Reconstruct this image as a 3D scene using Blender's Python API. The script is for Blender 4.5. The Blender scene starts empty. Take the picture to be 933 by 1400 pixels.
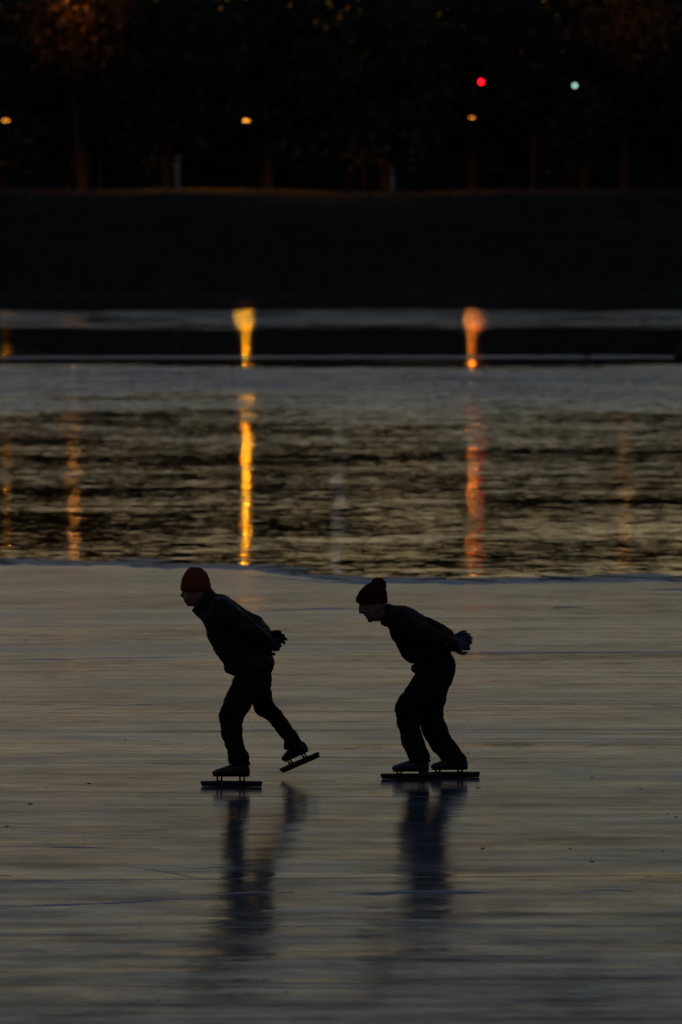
import bpy, bmesh, math, random
from mathutils import Vector, Matrix, noise

random.seed(7)
scene = bpy.context.scene
COL = scene.collection
rad = math.radians

# ------------------------------------------------------------------ camera
CAM_H = 4.0            # eye height above the ice, metres
FPX = 1400 * 200 / 36  # focal length in photo pixels (200 mm lens, 36 mm tall frame)
TILT = math.atan(400 / FPX)
cam = bpy.data.objects.new('camera', bpy.data.cameras.new('camera'))
COL.objects.link(cam)
cam.location = (0, 0, CAM_H)
cam.rotation_euler = (rad(90) - TILT, 0, 0)
cam.data.sensor_fit = 'VERTICAL'
cam.data.sensor_height = 36
cam.data.sensor_width = 24
cam.data.lens = 200
cam.data.clip_start = 0.5
cam.data.clip_end = 8000
cam.data.dof.use_dof = True
cam.data.dof.focus_distance = 40.4
cam.data.dof.aperture_fstop = 3.8
scene.camera = cam

# ------------------------------------------------------------------ dusk sky (sun already behind the wooded far bank)
SUN_EL, SUN_ROT = rad(-1.6), rad(-14)
world = bpy.data.worlds.new('World')
scene.world = world
world.use_nodes = True
wn = world.node_tree
sky = wn.nodes.new('ShaderNodeTexSky')
sky.sky_type = 'NISHITA'
sky.sun_disc = False
sky.sun_elevation = SUN_EL
sky.sun_rotation = SUN_ROT
sky.air_density = 1.0
sky.dust_density = 0.6
sky.ozone_density = 1.45
wn.links.new(sky.outputs[0], wn.nodes['Background'].inputs[0])
wn.nodes['Background'].inputs[1].default_value = 0.12

# ------------------------------------------------------------------ exposure, render
scene.view_settings.view_transform = 'Standard'
scene.view_settings.look = 'None'
scene.view_settings.gamma = 1
scene.view_settings.use_curve_mapping = False
scene.view_settings.exposure = 1.8
scene.cycles.use_denoising = True
scene.cycles.max_bounces = 6
scene.cycles.caustics_reflective = False
scene.cycles.caustics_refractive = False
scene.cycles.sample_clamp_indirect = 3.0

# ------------------------------------------------------------------ helpers
FWD = Vector((0, math.cos(TILT), -math.sin(TILT)))
UP = Vector((0, math.sin(TILT), math.cos(TILT)))
def ray(px, py):
    return FWD * FPX + Vector((1, 0, 0)) * (px - 466.5) + UP * (700 - py)
def at(px, py, y):                 # the point seen at a pixel, at distance y
    d = ray(px, py)
    return Vector((0, 0, CAM_H)) + d * (y / d.y)
def on(px, py, z=0.0):             # the point seen at a pixel, on the level z
    d = ray(px, py)
    return Vector((0, 0, CAM_H)) + d * ((z - CAM_H) / d.z)

def link(o, parent=None):
    COL.objects.link(o)
    if parent is not None:
        o.parent = parent
    return o
def empty(name, loc, rz=0.0, parent=None):
    o = bpy.data.objects.new(name, None)
    o.empty_display_size = 0.2
    o.location = loc
    o.rotation_euler = (0, 0, rz)
    return link(o, parent)
def tag(o, label, cat, group=None):
    o['label'] = label
    o['category'] = cat
    if group:
        o['group'] = group
    return o
def build(name, bm, mat, parent=None, smooth=True, shift=None):
    if shift is not None:
        bmesh.ops.translate(bm, verts=bm.verts, vec=-Vector(shift))
    me = bpy.data.meshes.new(name)
    bm.to_mesh(me)
    bm.free()
    if smooth:
        for p in me.polygons:
            p.use_smooth = True
    if mat:
        me.materials.append(mat)
    return link(bpy.data.objects.new(name, me), parent)

def catmull(rows, n):
    """rows: list of equal length float tuples -> smoothed list"""
    out = []
    m = len(rows)
    for i in range(m - 1):
        p0, p1, p2, p3 = rows[max(i - 1, 0)], rows[i], rows[i + 1], rows[min(i + 2, m - 1)]
        for k in range(n):
            t = k / n
            out.append(tuple(0.5 * (2 * b + (c - a) * t + (2 * a - 5 * b + 4 * c - d) * t * t + (3 * b - a - 3 * c + d) * t ** 3)
                             for a, b, c, d in zip(p0, p1, p2, p3)))
    out.append(tuple(rows[-1]))
    return out
def rings_to_bm(bm, rings):
    vs = [[bm.verts.new(p) for p in r] for r in rings]
    n = len(rings[0])
    fs = []
    for a, b in zip(vs[:-1], vs[1:]):
        for i in range(n):
            j = (i + 1) % n
            fs.append(bm.faces.new((a[i], a[j], b[j], b[i])))
    for r, other in ((rings[0], vs[0]), (rings[-1], vs[-1])):
        c = sum((Vector(p) for p in r), Vector()) / n
        cv = bm.verts.new(c)
        for i in range(n):
            fs.append(bm.faces.new((other[i], other[(i + 1) % n], cv)))
    bmesh.ops.recalc_face_normals(bm, faces=fs)
def tube(bm, pts, radii, n=14, sub=4, flat=1.0, flat_dir=None, cap=True):
    """round limb through pts; flat squeezes it along flat_dir"""
    rows = [tuple(p) + (r,) for p, r in zip(pts, radii)]
    if sub > 1 and len(rows) > 2:
        rows = catmull(rows, sub)
    P = [Vector(r[:3]) for r in rows]
    R = [r[3] for r in rows]
    if cap:
        d0 = (P[0] - P[1]).normalized()
        d1 = (P[-1] - P[-2]).normalized()
        P = [P[0] + d0 * R[0] * .92, P[0] + d0 * R[0] * .6] + P + [P[-1] + d1 * R[-1] * .6, P[-1] + d1 * R[-1] * .92]
        R = [R[0] * .35, R[0] * .8] + R + [R[-1] * .8, R[-1] * .35]
    rings = []
    ref = Vector((0, 1, 0)) if flat_dir is None else Vector(flat_dir).normalized()
    for i, p in enumerate(P):
        t = (P[min(i + 1, len(P) - 1)] - P[max(i - 1, 0)]).normalized()
        v = ref - t * ref.dot(t)
        if v.length < 1e-3:
            v = Vector((0, 0, 1)) - t * t.z
            if v.length < 1e-3:
                v = Vector((1, 0, 0)) - t * t.x
        v.normalize()
        u = t.cross(v).normalized()
        rings.append([p + (u * math.cos(a) + v * math.sin(a) * flat) * R[i] for a in (2 * math.pi * k / n for k in range(n))])
    rings_to_bm(bm, rings)
def box(bm, c, s, M=None, bev=0.0):
    g = bmesh.ops.create_cube(bm, size=1.0)
    vs = g['verts']
    for v in vs:
        v.co = Vector((v.co.x * s[0], v.co.y * s[1], v.co.z * s[2])) + Vector(c)
        if M is not None:
            v.co = M @ v.co
    if bev:
        es = list({e for v in vs for e in v.link_edges})
        bmesh.ops.bevel(bm, geom=es, offset=bev, segments=2, affect='EDGES', profile=0.5)
def cyl(bm, p0, p1, r0, r1=None, n=14):
    tube(bm, [p0, p1], [r0, r0 if r1 is None else r1], n=n, sub=1, cap=False)
def ball(bm, c, s, seg=16):
    g = bmesh.ops.create_uvsphere(bm, u_segments=seg, v_segments=seg // 2 + 2, radius=1.0)
    for v in g['verts']:
        v.co = Vector((v.co.x * s[0], v.co.y * s[1], v.co.z * s[2])) + Vector(c)

def remesh(name, bm, voxel, mat, parent, base, smooth=3, fold=None):
    """melt overlapping limbs into one continuous skin"""
    me = bpy.data.meshes.new('tmp')
    bm.to_mesh(me)
    bm.free()
    o = bpy.data.objects.new('tmp', me)
    COL.objects.link(o)
    m = o.modifiers.new('r', 'REMESH')
    m.mode = 'VOXEL'
    m.voxel_size = voxel
    m.adaptivity = 0
    if smooth:
        s = o.modifiers.new('s', 'SMOOTH')
        s.factor = 0.5
        s.iterations = smooth
    dg = bpy.context.evaluated_depsgraph_get()
    res = bpy.data.meshes.new_from_object(o.evaluated_get(dg))
    bpy.data.objects.remove(o)
    bpy.data.meshes.remove(me)
    if fold:
        ns = [v.normal.copy() for v in res.vertices]
        for v, nn in zip(res.vertices, ns):
            v.co += nn * fold(v.co, nn)
    for v in res.vertices:
        v.co -= base
    res.name = name
    for p in res.polygons:
        p.use_smooth = True
    res.materials.clear()
    res.materials.append(mat)
    return link(bpy.data.objects.new(name, res), parent)

# ------------------------------------------------------------------ materials
def nodes_of(name):
    m = bpy.data.materials.new(name)
    m.use_nodes = True
    t = m.node_tree
    return m, t, t.nodes['Principled BSDF']
def N(t, typ, **kw):
    n = t.nodes.new(typ)
    for k, v in kw.items():
        setattr(n, k, v)
    return n
def vmath(t, op, a, b):
    n = N(t, 'ShaderNodeVectorMath', operation=op)
    for i, x in enumerate((a, b)):
        if isinstance(x, (tuple, list)):
            n.inputs[i].default_value = x
        elif isinstance(x, (int, float)):
            n.inputs['Scale' if op == 'SCALE' else i].default_value = x
        elif x is not None:
            t.links.new(x, n.inputs['Scale' if (op == 'SCALE' and i == 1) else i])
    return n.outputs[0]
def fmath(t, op, a, b=0.0, clamp=False):
    n = N(t, 'ShaderNodeMath', operation=op, use_clamp=clamp)
    for i, x in enumerate((a, b)):
        if isinstance(x, (int, float)):
            n.inputs[i].default_value = x
        else:
            t.links.new(x, n.inputs[i])
    return n.outputs[0]
def noise_tex(t, vec, scale, detail=2.0, rough=0.5):
    n = N(t, 'ShaderNodeTexNoise')
    n.inputs['Scale'].default_value = scale
    n.inputs['Detail'].default_value = detail
    n.inputs['Roughness'].default_value = rough
    t.links.new(vec, n.inputs['Vector'])
    return n
def ramp(t, fac, stops, interp='LINEAR'):
    r = N(t, 'ShaderNodeValToRGB')
    r.color_ramp.interpolation = interp
    e = r.color_ramp.elements
    while len(e) > 1:
        e.remove(e[-1])
    e[0].position = stops[0][0]
    for i, (p, c) in enumerate(stops):
        el = e[0] if i == 0 else e.new(p)
        c = (c, c, c) if isinstance(c, (int, float)) else c
        el.color = (c[0], c[1], c[2], 1)
    t.links.new(fac, r.inputs[0])
    return r.outputs[0]

def plain(name, col, rough=0.6, metal=0.0, var=0.25, scale=30.0, bump=0.0, spec=0.5):
    m, t, b = nodes_of(name)
    tc = N(t, 'ShaderNodeTexCoord')
    n = noise_tex(t, tc.outputs['Object'], scale, 4, 0.6)
    lo = tuple(c * (1 - var) for c in col)
    hi = tuple(min(1, c * (1 + var)) for c in col)
    t.links.new(ramp(t, n.outputs[0], [(0.3, lo), (0.7, hi)]), b.inputs['Base Color'])
    b.inputs['Roughness'].default_value = rough
    b.inputs['Metallic'].default_value = metal
    b.inputs['Specular IOR Level'].default_value = spec
    if bump:
        bp = N(t, 'ShaderNodeBump')
        bp.inputs['Strength'].default_value = bump
        bp.inputs['Distance'].default_value = 0.004
        t.links.new(n.outputs[0], bp.inputs['Height'])
        t.links.new(bp.outputs[0], b.inputs['Normal'])
    return m
def glow(name, col, strength):
    m, t, b = nodes_of(name)
    b.inputs['Base Color'].default_value = (*[min(1, c) * 0.3 for c in col], 1)
    b.inputs['Emission Color'].default_value = (*col, 1)
    b.inputs['Emission Strength'].default_value = strength
    return m

def water_material():
    m, t, b = nodes_of('water')
    g = N(t, 'ShaderNodeNewGeometry')
    pos = g.outputs['Position']
    # slow warp so that the wind lanes are not ruled straight
    w = noise_tex(t, vmath(t, 'MULTIPLY', pos, (0.06, 0.02, 0)), 1.0, 4)
    warp = fmath(t, 'MULTIPLY', fmath(t, 'SUBTRACT', w.outputs[0], 0.5), 22.0)
    sep = N(t, 'ShaderNodeSeparateXYZ')
    t.links.new(pos, sep.inputs[0])
    y = fmath(t, 'ADD', sep.outputs[1], warp)
    f = fmath(t, 'DIVIDE', fmath(t, 'SUBTRACT', y, 50.0), 250.0, True)
    S = WATER_BANDS
    amp = ramp(t, f, [((d - 50) / 250, a) for d, a in S])
    # ripples: three sizes, slope taken straight from independent noise channels
    tot = None
    for sc, det, k in ((18.0, 2, 0.8), (6.5, 2, 1.0), (1.5, 2, 0.5)):
        n = noise_tex(t, vmath(t, 'MULTIPLY', pos, (0.4, 1.0, 1.0)), sc, det, 0.6)
        v = vmath(t, 'SCALE', vmath(t, 'SUBTRACT', n.outputs['Color'], (.5, .5, .5)), k)
        tot = v if tot is None else vmath(t, 'ADD', tot, v)
    # gusts: patches with more and with less ripple
    gst = noise_tex(t, vmath(t, 'MULTIPLY', pos, (0.16, 0.15, 0)), 1.0, 4, 0.65)
    gv = ramp(t, gst.outputs[0], [(0.33, 0.4), (0.67, 1.6)])
    s = fmath(t, 'MULTIPLY', fmath(t, 'MULTIPLY', amp, gv), WATER_GAIN)
    sl = vmath(t, 'SCALE', tot, s)
    swell = noise_tex(t, vmath(t, 'MULTIPLY', pos, (0.10, 0.14, 0)), 1.0, 3, 0.6)
    sl = vmath(t, 'ADD', sl, vmath(t, 'SCALE', vmath(t, 'SUBTRACT', swell.outputs['Color'], (.5, .5, .5)), 0.046))
    lean = N(t, 'ShaderNodeCombineXYZ')     # the faces of the ripples that are turned to the near shore show most
    t.links.new(fmath(t, 'MULTIPLY', fmath(t, 'MULTIPLY', s, s), -0.11), lean.inputs[1])
    sl = vmath(t, 'ADD', sl, lean.outputs[0])
    sl = vmath(t, 'MULTIPLY', sl, (0.55, 1, 0))
    nn = vmath(t, 'NORMALIZE', vmath(t, 'ADD', sl, (0, 0, 1)), None)
    t.links.new(nn, b.inputs['Normal'])
    b.inputs['Base Color'].default_value = (0.006, 0.008, 0.008, 1)
    b.inputs['Roughness'].default_value = 0.035
    b.inputs['IOR'].default_value = 1.333
    return m

def ice_material():
    m, t, b = nodes_of('lake_ice')
    g = N(t, 'ShaderNodeNewGeometry')
    pos = g.outputs['Position']
    sep = N(t, 'ShaderNodeSeparateXYZ')
    t.links.new(pos, sep.inputs[0])
    w = noise_tex(t, vmath(t, 'MULTIPLY', pos, (0.25, 0.1, 0)), 1.0, 5, 0.6)
    y = fmath(t, 'ADD', sep.outputs[1], fmath(t, 'MULTIPLY', fmath(t, 'SUBTRACT', w.outputs[0], 0.5), 1.2))
    f = fmath(t, 'DIVIDE', fmath(t, 'SUBTRACT', y, 20.0), 50.0, True)
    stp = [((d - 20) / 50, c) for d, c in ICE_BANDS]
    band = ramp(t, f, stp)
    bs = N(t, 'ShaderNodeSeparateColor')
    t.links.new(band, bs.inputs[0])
    # long streaks of frost and of refrozen melt
    st = noise_tex(t, vmath(t, 'MULTIPLY', pos, (0.16, 0.55, 0)), 1.0, 6, 0.62)
    st2 = noise_tex(t, vmath(t, 'MULTIPLY', pos, (0.7, 4.0, 0)), 1.0, 5, 0.6)
    fine = noise_tex(t, vmath(t, 'MULTIPLY', pos, (5.0, 9.0, 0)), 1.0, 4, 0.65)
    fine2 = noise_tex(t, vmath(t, 'MULTIPLY', pos, (13.0, 24.0, 0)), 1.0, 3, 0.6)
    track = noise_tex(t, vmath(t, 'MULTIPLY', pos, (0.14, 11.0, 0)), 1.0, 4, 0.7)
    patch0 = noise_tex(t, vmath(t, 'MULTIPLY', pos, (1.3, 2.2, 0)), 1.0, 5, 0.66)
    # roughness
    r = fmath(t, 'ADD', bs.outputs[0], fmath(t, 'MULTIPLY', fmath(t, 'SUBTRACT', st.outputs[0], 0.5), 0.16))
    r = fmath(t, 'ADD', r, fmath(t, 'MULTIPLY', fmath(t, 'SUBTRACT', st2.outputs[0], 0.5), 0.10))
    r = fmath(t, 'MAXIMUM', r, 0.05)
    t.links.new(r, b.inputs['Roughness'])
    # thin frost covers the clear ice in streaks; the near build-up is painted darkening
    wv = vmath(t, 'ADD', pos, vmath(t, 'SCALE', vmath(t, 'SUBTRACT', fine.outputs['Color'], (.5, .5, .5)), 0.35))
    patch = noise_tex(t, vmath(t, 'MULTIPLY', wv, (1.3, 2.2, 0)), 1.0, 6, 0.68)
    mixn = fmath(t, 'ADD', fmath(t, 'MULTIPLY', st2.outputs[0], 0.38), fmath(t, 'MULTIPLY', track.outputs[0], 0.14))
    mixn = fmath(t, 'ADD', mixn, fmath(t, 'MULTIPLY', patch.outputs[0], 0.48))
    shade_cover = fmath(t, 'MULTIPLY', bs.outputs[2], fmath(t, 'MULTIPLY', mixn, 2.0))
    shade_cover = fmath(t, 'ADD', shade_cover, fmath(t, 'MULTIPLY', fmath(t, 'SUBTRACT', mixn, 0.5), 1.7), True)
    frost_shade = N(t, 'ShaderNodeBsdfDiffuse')
    frost_shade.inputs['Color'].default_value = (.09, .11, .13, 1)
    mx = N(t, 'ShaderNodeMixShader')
    t.links.new(shade_cover, mx.inputs[0])
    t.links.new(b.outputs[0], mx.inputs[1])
    t.links.new(frost_shade.outputs[0], mx.inputs[2])
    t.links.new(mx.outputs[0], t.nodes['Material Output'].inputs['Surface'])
    # undulation
    tot = None
    for n, k in ((st, 0.06), (st2, 0.075), (track, 0.05), (fine, 0.06), (fine2, 0.05), (patch0, 0.03)):
        v = vmath(t, 'SCALE', vmath(t, 'SUBTRACT', n.outputs['Color'], (.5, .5, .5)), k)
        tot = v if tot is None else vmath(t, 'ADD', tot, v)
    tilt = N(t, 'ShaderNodeCombineXYZ')
    t.links.new(fmath(t, 'MULTIPLY', fmath(t, 'SUBTRACT', bs.outputs[1], 0.5), -0.05), tilt.inputs[1])
    tot = vmath(t, 'ADD', tot, tilt.outputs[0])
    tot = vmath(t, 'MULTIPLY', tot, (1, 1, 0))
    nn = vmath(t, 'NORMALIZE', vmath(t, 'ADD', tot, (0, 0, 1)), None)
    t.links.new(nn, b.inputs['Normal'])
    # body colour: dark lake ice, whiter where air is frozen in
    fr = fmath(t, 'ADD', fmath(t, 'MULTIPLY', st2.outputs[0], 0.6), fmath(t, 'MULTIPLY', fine.outputs[0], 0.4))
    t.links.new(ramp(t, fr, [(0.38, (0.02, 0.032, 0.042)), (0.52, (0.05, 0.075, 0.095)), (0.68, (0.16, 0.20, 0.24))]), b.inputs['Base Color'])
    b.inputs['IOR'].default_value = 1.31
    return m

# (distance from camera in m, ripple slope): calm lanes and wind lanes of the open water
WATER_GAIN = 1.6
WATER_BANDS = [(60, .05), (80, .056), (96, .07), (106, .10), (116, .16), (126, .32), (140, .5), (150, .55), (155, .3),
               (158, .06), (163, .06), (205, .06), (214, .2), (224, .34), (248, .36), (256, .2), (264, .04), (298, .04)]
# (distance, (roughness, tilt, frost plus painted near darkening)): sheets of ice that froze at different times
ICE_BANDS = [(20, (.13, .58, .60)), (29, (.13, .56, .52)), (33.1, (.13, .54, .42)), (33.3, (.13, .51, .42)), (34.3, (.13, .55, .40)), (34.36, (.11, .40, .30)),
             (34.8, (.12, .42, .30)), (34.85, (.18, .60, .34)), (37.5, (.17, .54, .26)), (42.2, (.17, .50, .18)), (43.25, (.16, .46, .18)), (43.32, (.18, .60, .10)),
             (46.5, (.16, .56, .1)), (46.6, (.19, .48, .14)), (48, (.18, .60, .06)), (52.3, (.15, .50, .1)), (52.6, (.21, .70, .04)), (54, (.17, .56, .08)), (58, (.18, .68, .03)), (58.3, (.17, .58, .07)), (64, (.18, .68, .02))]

M_water = water_material()
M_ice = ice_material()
M_frost = plain('frosted_ice_edge', (0.42, 0.50, 0.60), 0.45, scale=6, bump=0.3)
M_wetice = plain('grey_thin_ice', (0.10, 0.12, 0.14), 0.42, scale=2)
M_grass = plain('winter_grass', (0.017, 0.024, 0.014), 0.95, scale=0.6, var=0.5, spec=0.1)
M_road = plain('asphalt', (0.05, 0.05, 0.052), 0.85, scale=3)
M_bark = plain('bark', (0.026, 0.021, 0.017), 0.9, scale=4, var=0.4)
M_leaf = plain('dull_leaves', (0.045, 0.055, 0.022), 0.7, scale=0.8, var=0.5)
M_leafdry = plain('dry_leaves', (0.16, 0.085, 0.030), 0.7, scale=0.8, var=0.4)
M_metal = plain('dark_painted_metal', (0.012, 0.013, 0.013), 0.9, scale=8, spec=0.1)
M_pale = plain('pale_post_paint', (0.30, 0.34, 0.36), 0.6, scale=5)
M_skin = plain('skin', (0.24, 0.14, 0.10), 0.5, scale=25, var=0.12)
M_eye = plain('eye', (0.55, 0.52, 0.48), 0.15, scale=20)
M_jacket_a = plain('black_nylon', (0.016, 0.019, 0.020), 0.62, scale=60, bump=0.2, spec=0.25)
M_jacket_b = plain('dark_plum_fleece', (0.030, 0.016, 0.022), 0.85, scale=120, bump=0.3, spec=0.2)
M_trouser = plain('black_cloth', (0.013, 0.013, 0.015), 0.85, scale=120, bump=0.3, spec=0.2)
M_hat_a = plain('rust_red_wool', (0.20, 0.052, 0.030), 0.95, scale=90, bump=0.5, spec=0.1)
M_hat_b = plain('dark_red_wool', (0.07, 0.014, 0.013), 0.95, scale=90, bump=0.5, spec=0.1)
M_glove_a = plain('black_glove', (0.018, 0.018, 0.02), 0.7, scale=60)
M_glove_b = plain('slate_blue_glove', (0.06, 0.10, 0.14), 0.7, scale=60)
M_boot = plain('black_leather', (0.018, 0.019, 0.022), 0.45, scale=40)
M_boot_b = plain('dark_blue_leather', (0.030, 0.048, 0.075), 0.45, scale=40)
M_lace = plain('boot_lace', (0.25, 0.25, 0.25), 0.8)
M_tube = plain('black_skate_tube', (0.02, 0.02, 0.022), 0.35, scale=40)
M_steel = plain('blade_steel', (0.05, 0.05, 0.055), 0.5, spec=0.15)

# ------------------------------------------------------------------ setting
def far_z(y, x=0.0):
    P = [(290, -0.6), (296, -0.05), (299, 0.35), (305, 1.9), (313, 4.0), (320, 5.4), (324, 5.75), (328, 5.2), (334, 4.9), (346, 5.0),
         (362, 5.2), (384, 6.6), (400, 10.0), (430, 15.5), (470, 17.5), (900, 16), (5000, 20)]
    for (a, za), (b, zb) in zip(P[:-1], P[1:]):
        if y <= b:
            k = max(0, (y - a) / (b - a))
            return za + (zb - za) * k
    return P[-1][1]
def make_ground():
    bm = bmesh.new()
    xs = [-3000, -1200, -600, -300, -160] + [-90 + 3 * i for i in range(61)] + [160, 300, 600, 1200, 3000]
    ys = [290, 293, 296, 297.5, 299, 301, 303] + [305 + 1.5 * i for i in range(20)] + [336, 340, 344, 348, 355, 362, 372, 384, 392, 400, 415, 430, 450, 470, 520, 900, 2500, 5000]
    grid = []
    for y in ys:
        row = []
        for x in xs:
            z = far_z(y, x)
            if 297 < y < 340:
                z += 0.25 * noise.noise(Vector((x * .08, y * .1, 1))) + 0.10 * noise.noise(Vector((x * .4, y * .4, 5)))
            yy = y + (0.9 * noise.noise(Vector((x * .05, 0, 3))) if y < 303 else 0)
            row.append(bm.verts.new((x, yy, z)))
        grid.append(row)
    for a, b in zip(grid[:-1], grid[1:]):
        for i in range(len(xs) - 1):
            bm.faces.new((a[i], a[i + 1], b[i + 1], b[i]))
    o = build('far_bank', bm, M_grass)
    o['kind'] = 'structure'
    bm = bmesh.new()                       # road along the top of the bank
    vs = [bm.verts.new(p) for p in ((-600, 346.5, 5.06), (600, 346.5, 5.06), (600, 352.5, 5.13), (-600, 352.5, 5.13))]
    bm.faces.new(vs)
    o = build('road', bm, M_road, smooth=False)
    o['kind'] = 'structure'
    bm = bmesh.new()                       # the bank the picture was taken from
    grid = []
    for y, z in ((14, -0.5), (11, 0.1), (8, 1.0), (4, 2.1), (1, 2.35), (-30, 2.6), (-3000, 6)):
        grid.append([bm.verts.new((x, y, z + 0.1 * noise.noise(Vector((x * .3, y, 0))))) for x in [-3000, -300, -60] + list(range(-40, 41, 2)) + [60, 300, 3000]])
    for a, b in zip(grid[:-1], grid[1:]):
        for i in range(len(a) - 1):
            bm.faces.new((a[i], b[i], b[i + 1], a[i + 1]))
    bmesh.ops.recalc_face_normals(bm, faces=bm.faces)
    o = build('near_bank', bm, M_grass)
    o['kind'] = 'structure'
    bm = bmesh.new()
    vs = [bm.verts.new(p) for p in ((-3000, 5, -0.045), (3000, 5, -0.045), (3000, 310, -0.045), (-3000, 310, -0.045))]
    bm.faces.new(vs)
    o = build('water', bm, M_water, smooth=False)
    o['kind'] = 'structure'
make_ground()

# rim of the ice, as (pixel x, pixel y) where the photograph shows it
EDGE = [(-700, 764), (-300, 768), (0, 770), (60, 771), (130, 772), (200, 774), (260, 775), (330, 777), (380, 783), (420, 789), (470, 795),
        (540, 795), (620, 796), (700, 795), (790, 794), (860, 794), (933, 793), (1200, 792), (1700, 788)]
def edge_points():
    rows = catmull([tuple(on(px, py).xy) for px, py in EDGE], 14)
    out = []
    for x, y in rows:
        out.append((x, y + 0.42 * noise.noise(Vector((x * 1.7, 0, 2))) + 0.25 * noise.noise(Vector((x * 5.3, 0, 8)))))
    return out
EP = edge_points()
def make_ice():
    bm = bmesh.new()
    x0, x1 = EP[0][0], EP[-1][0]
    top, low, near = [], [], []
    for x, y in EP:
        top.append(bm.verts.new((x, y, 0.0)))
        low.append(bm.verts.new((x, y + 0.02, -0.06)))
        near.append(bm.verts.new((x * 3, 8.0, 0.0)))
    for i in range(len(EP) - 1):
        bm.faces.new((near[i], near[i + 1], top[i + 1], top[i]))
        bm.faces.new((top[i], top[i + 1], low[i + 1], low[i]))
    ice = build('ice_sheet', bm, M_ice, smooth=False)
    ice['kind'] = 'structure'
    # raised, refrozen lip of slush along the open water
    def ridge(name, pts, w, h, mat, parent, seed):
        bm = bmesh.new()
        rows = []
        m = len(pts)
        for i, (x, y) in enumerate(pts):
            k = 0.35 + 0.65 * abs(noise.noise(Vector((x * 2.1, seed, 0)))) * 1.8
            k *= min(1, 4 * i / m + .05, 4 * (m - 1 - i) / m + .05)
            hh, ww = h * k, w * (0.6 + 0.6 * k)
            rows.append([bm.verts.new(p) for p in ((x, y - ww, -0.002), (x, y - ww * .45, hh * .7), (x, y, hh), (x, y + ww * .5, hh * .6), (x, y + ww, -0.002))])
        for a, b in zip(rows[:-1], rows[1:]):
            for i in range(4):
                bm.faces.new((a[i], b[i], b[i + 1], a[i + 1]))
        bmesh.ops.recalc_face_normals(bm, faces=bm.faces)
        return build(name, bm, mat, parent)
    pts = [(x, y - 0.10) for x, y in EP if -13 < x < 13]
    ridge('edge_lip', pts, 0.16, 0.030, M_frost, ice, 1)
    def line(px_pts, step=6):
        rows = catmull([tuple(on(a, b).xy) for a, b in px_pts], 24)
        return [(x, y + 0.05 * noise.noise(Vector((x * 3, y, 4))) + .02 * noise.noise(Vector((x * 11, y, 7)))) for x, y in rows]
    L = [([(340, 789), (400, 792), (470, 797), (560, 797), (700, 797), (930, 795)], .10, .020),
         ([(350, 836), (400, 834), (450, 832), (500, 833)], .12, .016),
         ([(600, 893), (700, 893), (800, 892), (960, 891)], .07, .016),
         ([(-40, 904), (80, 901), (200, 899), (300, 896)], .05, .007),
         ([(755, 831), (775, 830), (800, 830)], .05, .018),
         ([(880, 807), (910, 806), (960, 806)], .10, .022),
         ([(-40, 1240), (60, 1238), (140, 1235), (200, 1232), (300, 1226)], .035, .009),
         ([(300, 1223), (330, 1221), (390, 1220), (405, 1219)], .03, .007),
         ([(470, 1223), (520, 1221), (570, 1219), (640, 1220), (690, 1221)], .03, .009),
         ([(790, 1219), (820, 1217), (845, 1217), (868, 1219)], .025, .009),
         ([(300, 1268), (420, 1266), (560, 1264), (700, 1264), (960, 1267)], .02, .004),
         ([(-40, 1157), (60, 1158), (130, 1159), (220, 1160)], .012, .004),
         ([(230, 1184), (270, 1187), (320, 1186), (400, 1192)], .012, .004),
         ([(470, 1195), (520, 1193), (560, 1196)], .012, .004),
         ([(-40, 1198), (0, 1197), (18, 1198)], .012, .005),
         ([(-20, 975), (80, 970), (200, 963), (300, 959)], .012, .0035)]
    for i, (p, w, h) in enumerate(L):
        ridge('pressure_ridge', line(p), w, h, M_frost, ice, 10 + i)
    R = random.Random(17)
    bm = bmesh.new()                       # broken plates along the edge
    for k in range(150):
        x, y = EP[R.randrange(len(EP))]
        if abs(x) > 14:
            continue
        c = Vector((x + R.uniform(-.4, .4), y + abs(R.gauss(.15, .45)), -.045))
        s_ = R.uniform(.06, .40)
        m = R.randint(5, 8)
        pts = [(c.x + s_ * R.uniform(.7, 1.3) * math.cos(a) * 1.6, c.y + s_ * R.uniform(.7, 1.2) * math.sin(a)) for a in (2 * math.pi * i / m for i in range(m))]
        h = R.uniform(.012, .035)
        tilt = R.uniform(-.04, .04)
        top = [bm.verts.new((px, py, -.045 + h + tilt * (px - c.x))) for px, py in pts]
        low = [bm.verts.new((px, py, -.07)) for px, py in pts]
        bm.faces.new(top)
        for i in range(m):
            j = (i + 1) % m
            bm.faces.new((low[i], low[j], top[j], top[i]))
    o = build('broken_edge_ice', bm, M_wetice, ice, smooth=False)
    o['kind'] = 'stuff'
    bm = bmesh.new()                       # marks cut by skates
    for k in range(70):
        x0_, y0_ = R.uniform(-5, 5), R.uniform(28, 58)
        ln = R.uniform(1.5, 9)
        a0, cv = R.gauss(0, .06), R.gauss(0, .02)
        wd = R.uniform(.004, .011)
        if k % 9 == 0:
            a0, cv, ln = R.uniform(.6, 2.4), R.gauss(0, .25), R.uniform(.5, 1.6)
        px, py, a = x0_, y0_, a0
        prev = None
        for i in range(25):
            w_ = wd * math.sin(math.pi * (i + .3) / 25)
            v = (bm.verts.new((px, py - w_, .0015)), bm.verts.new((px + (w_ if k % 9 == 0 else 0), py + w_, .0015)))
            if prev:
                bm.faces.new((prev[0], v[0], v[1], prev[1]))
            prev = v
            px += math.cos(a) * ln / 25
            py += math.sin(a) * ln / 25
            a += cv * ln / 25
    o = build('skate_marks', bm, M_frost, ice, smooth=False)
    o['kind'] = 'stuff'
    bm = bmesh.new()                       # crumbs of ice scattered by the skates
    R = random.Random(3)
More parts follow.
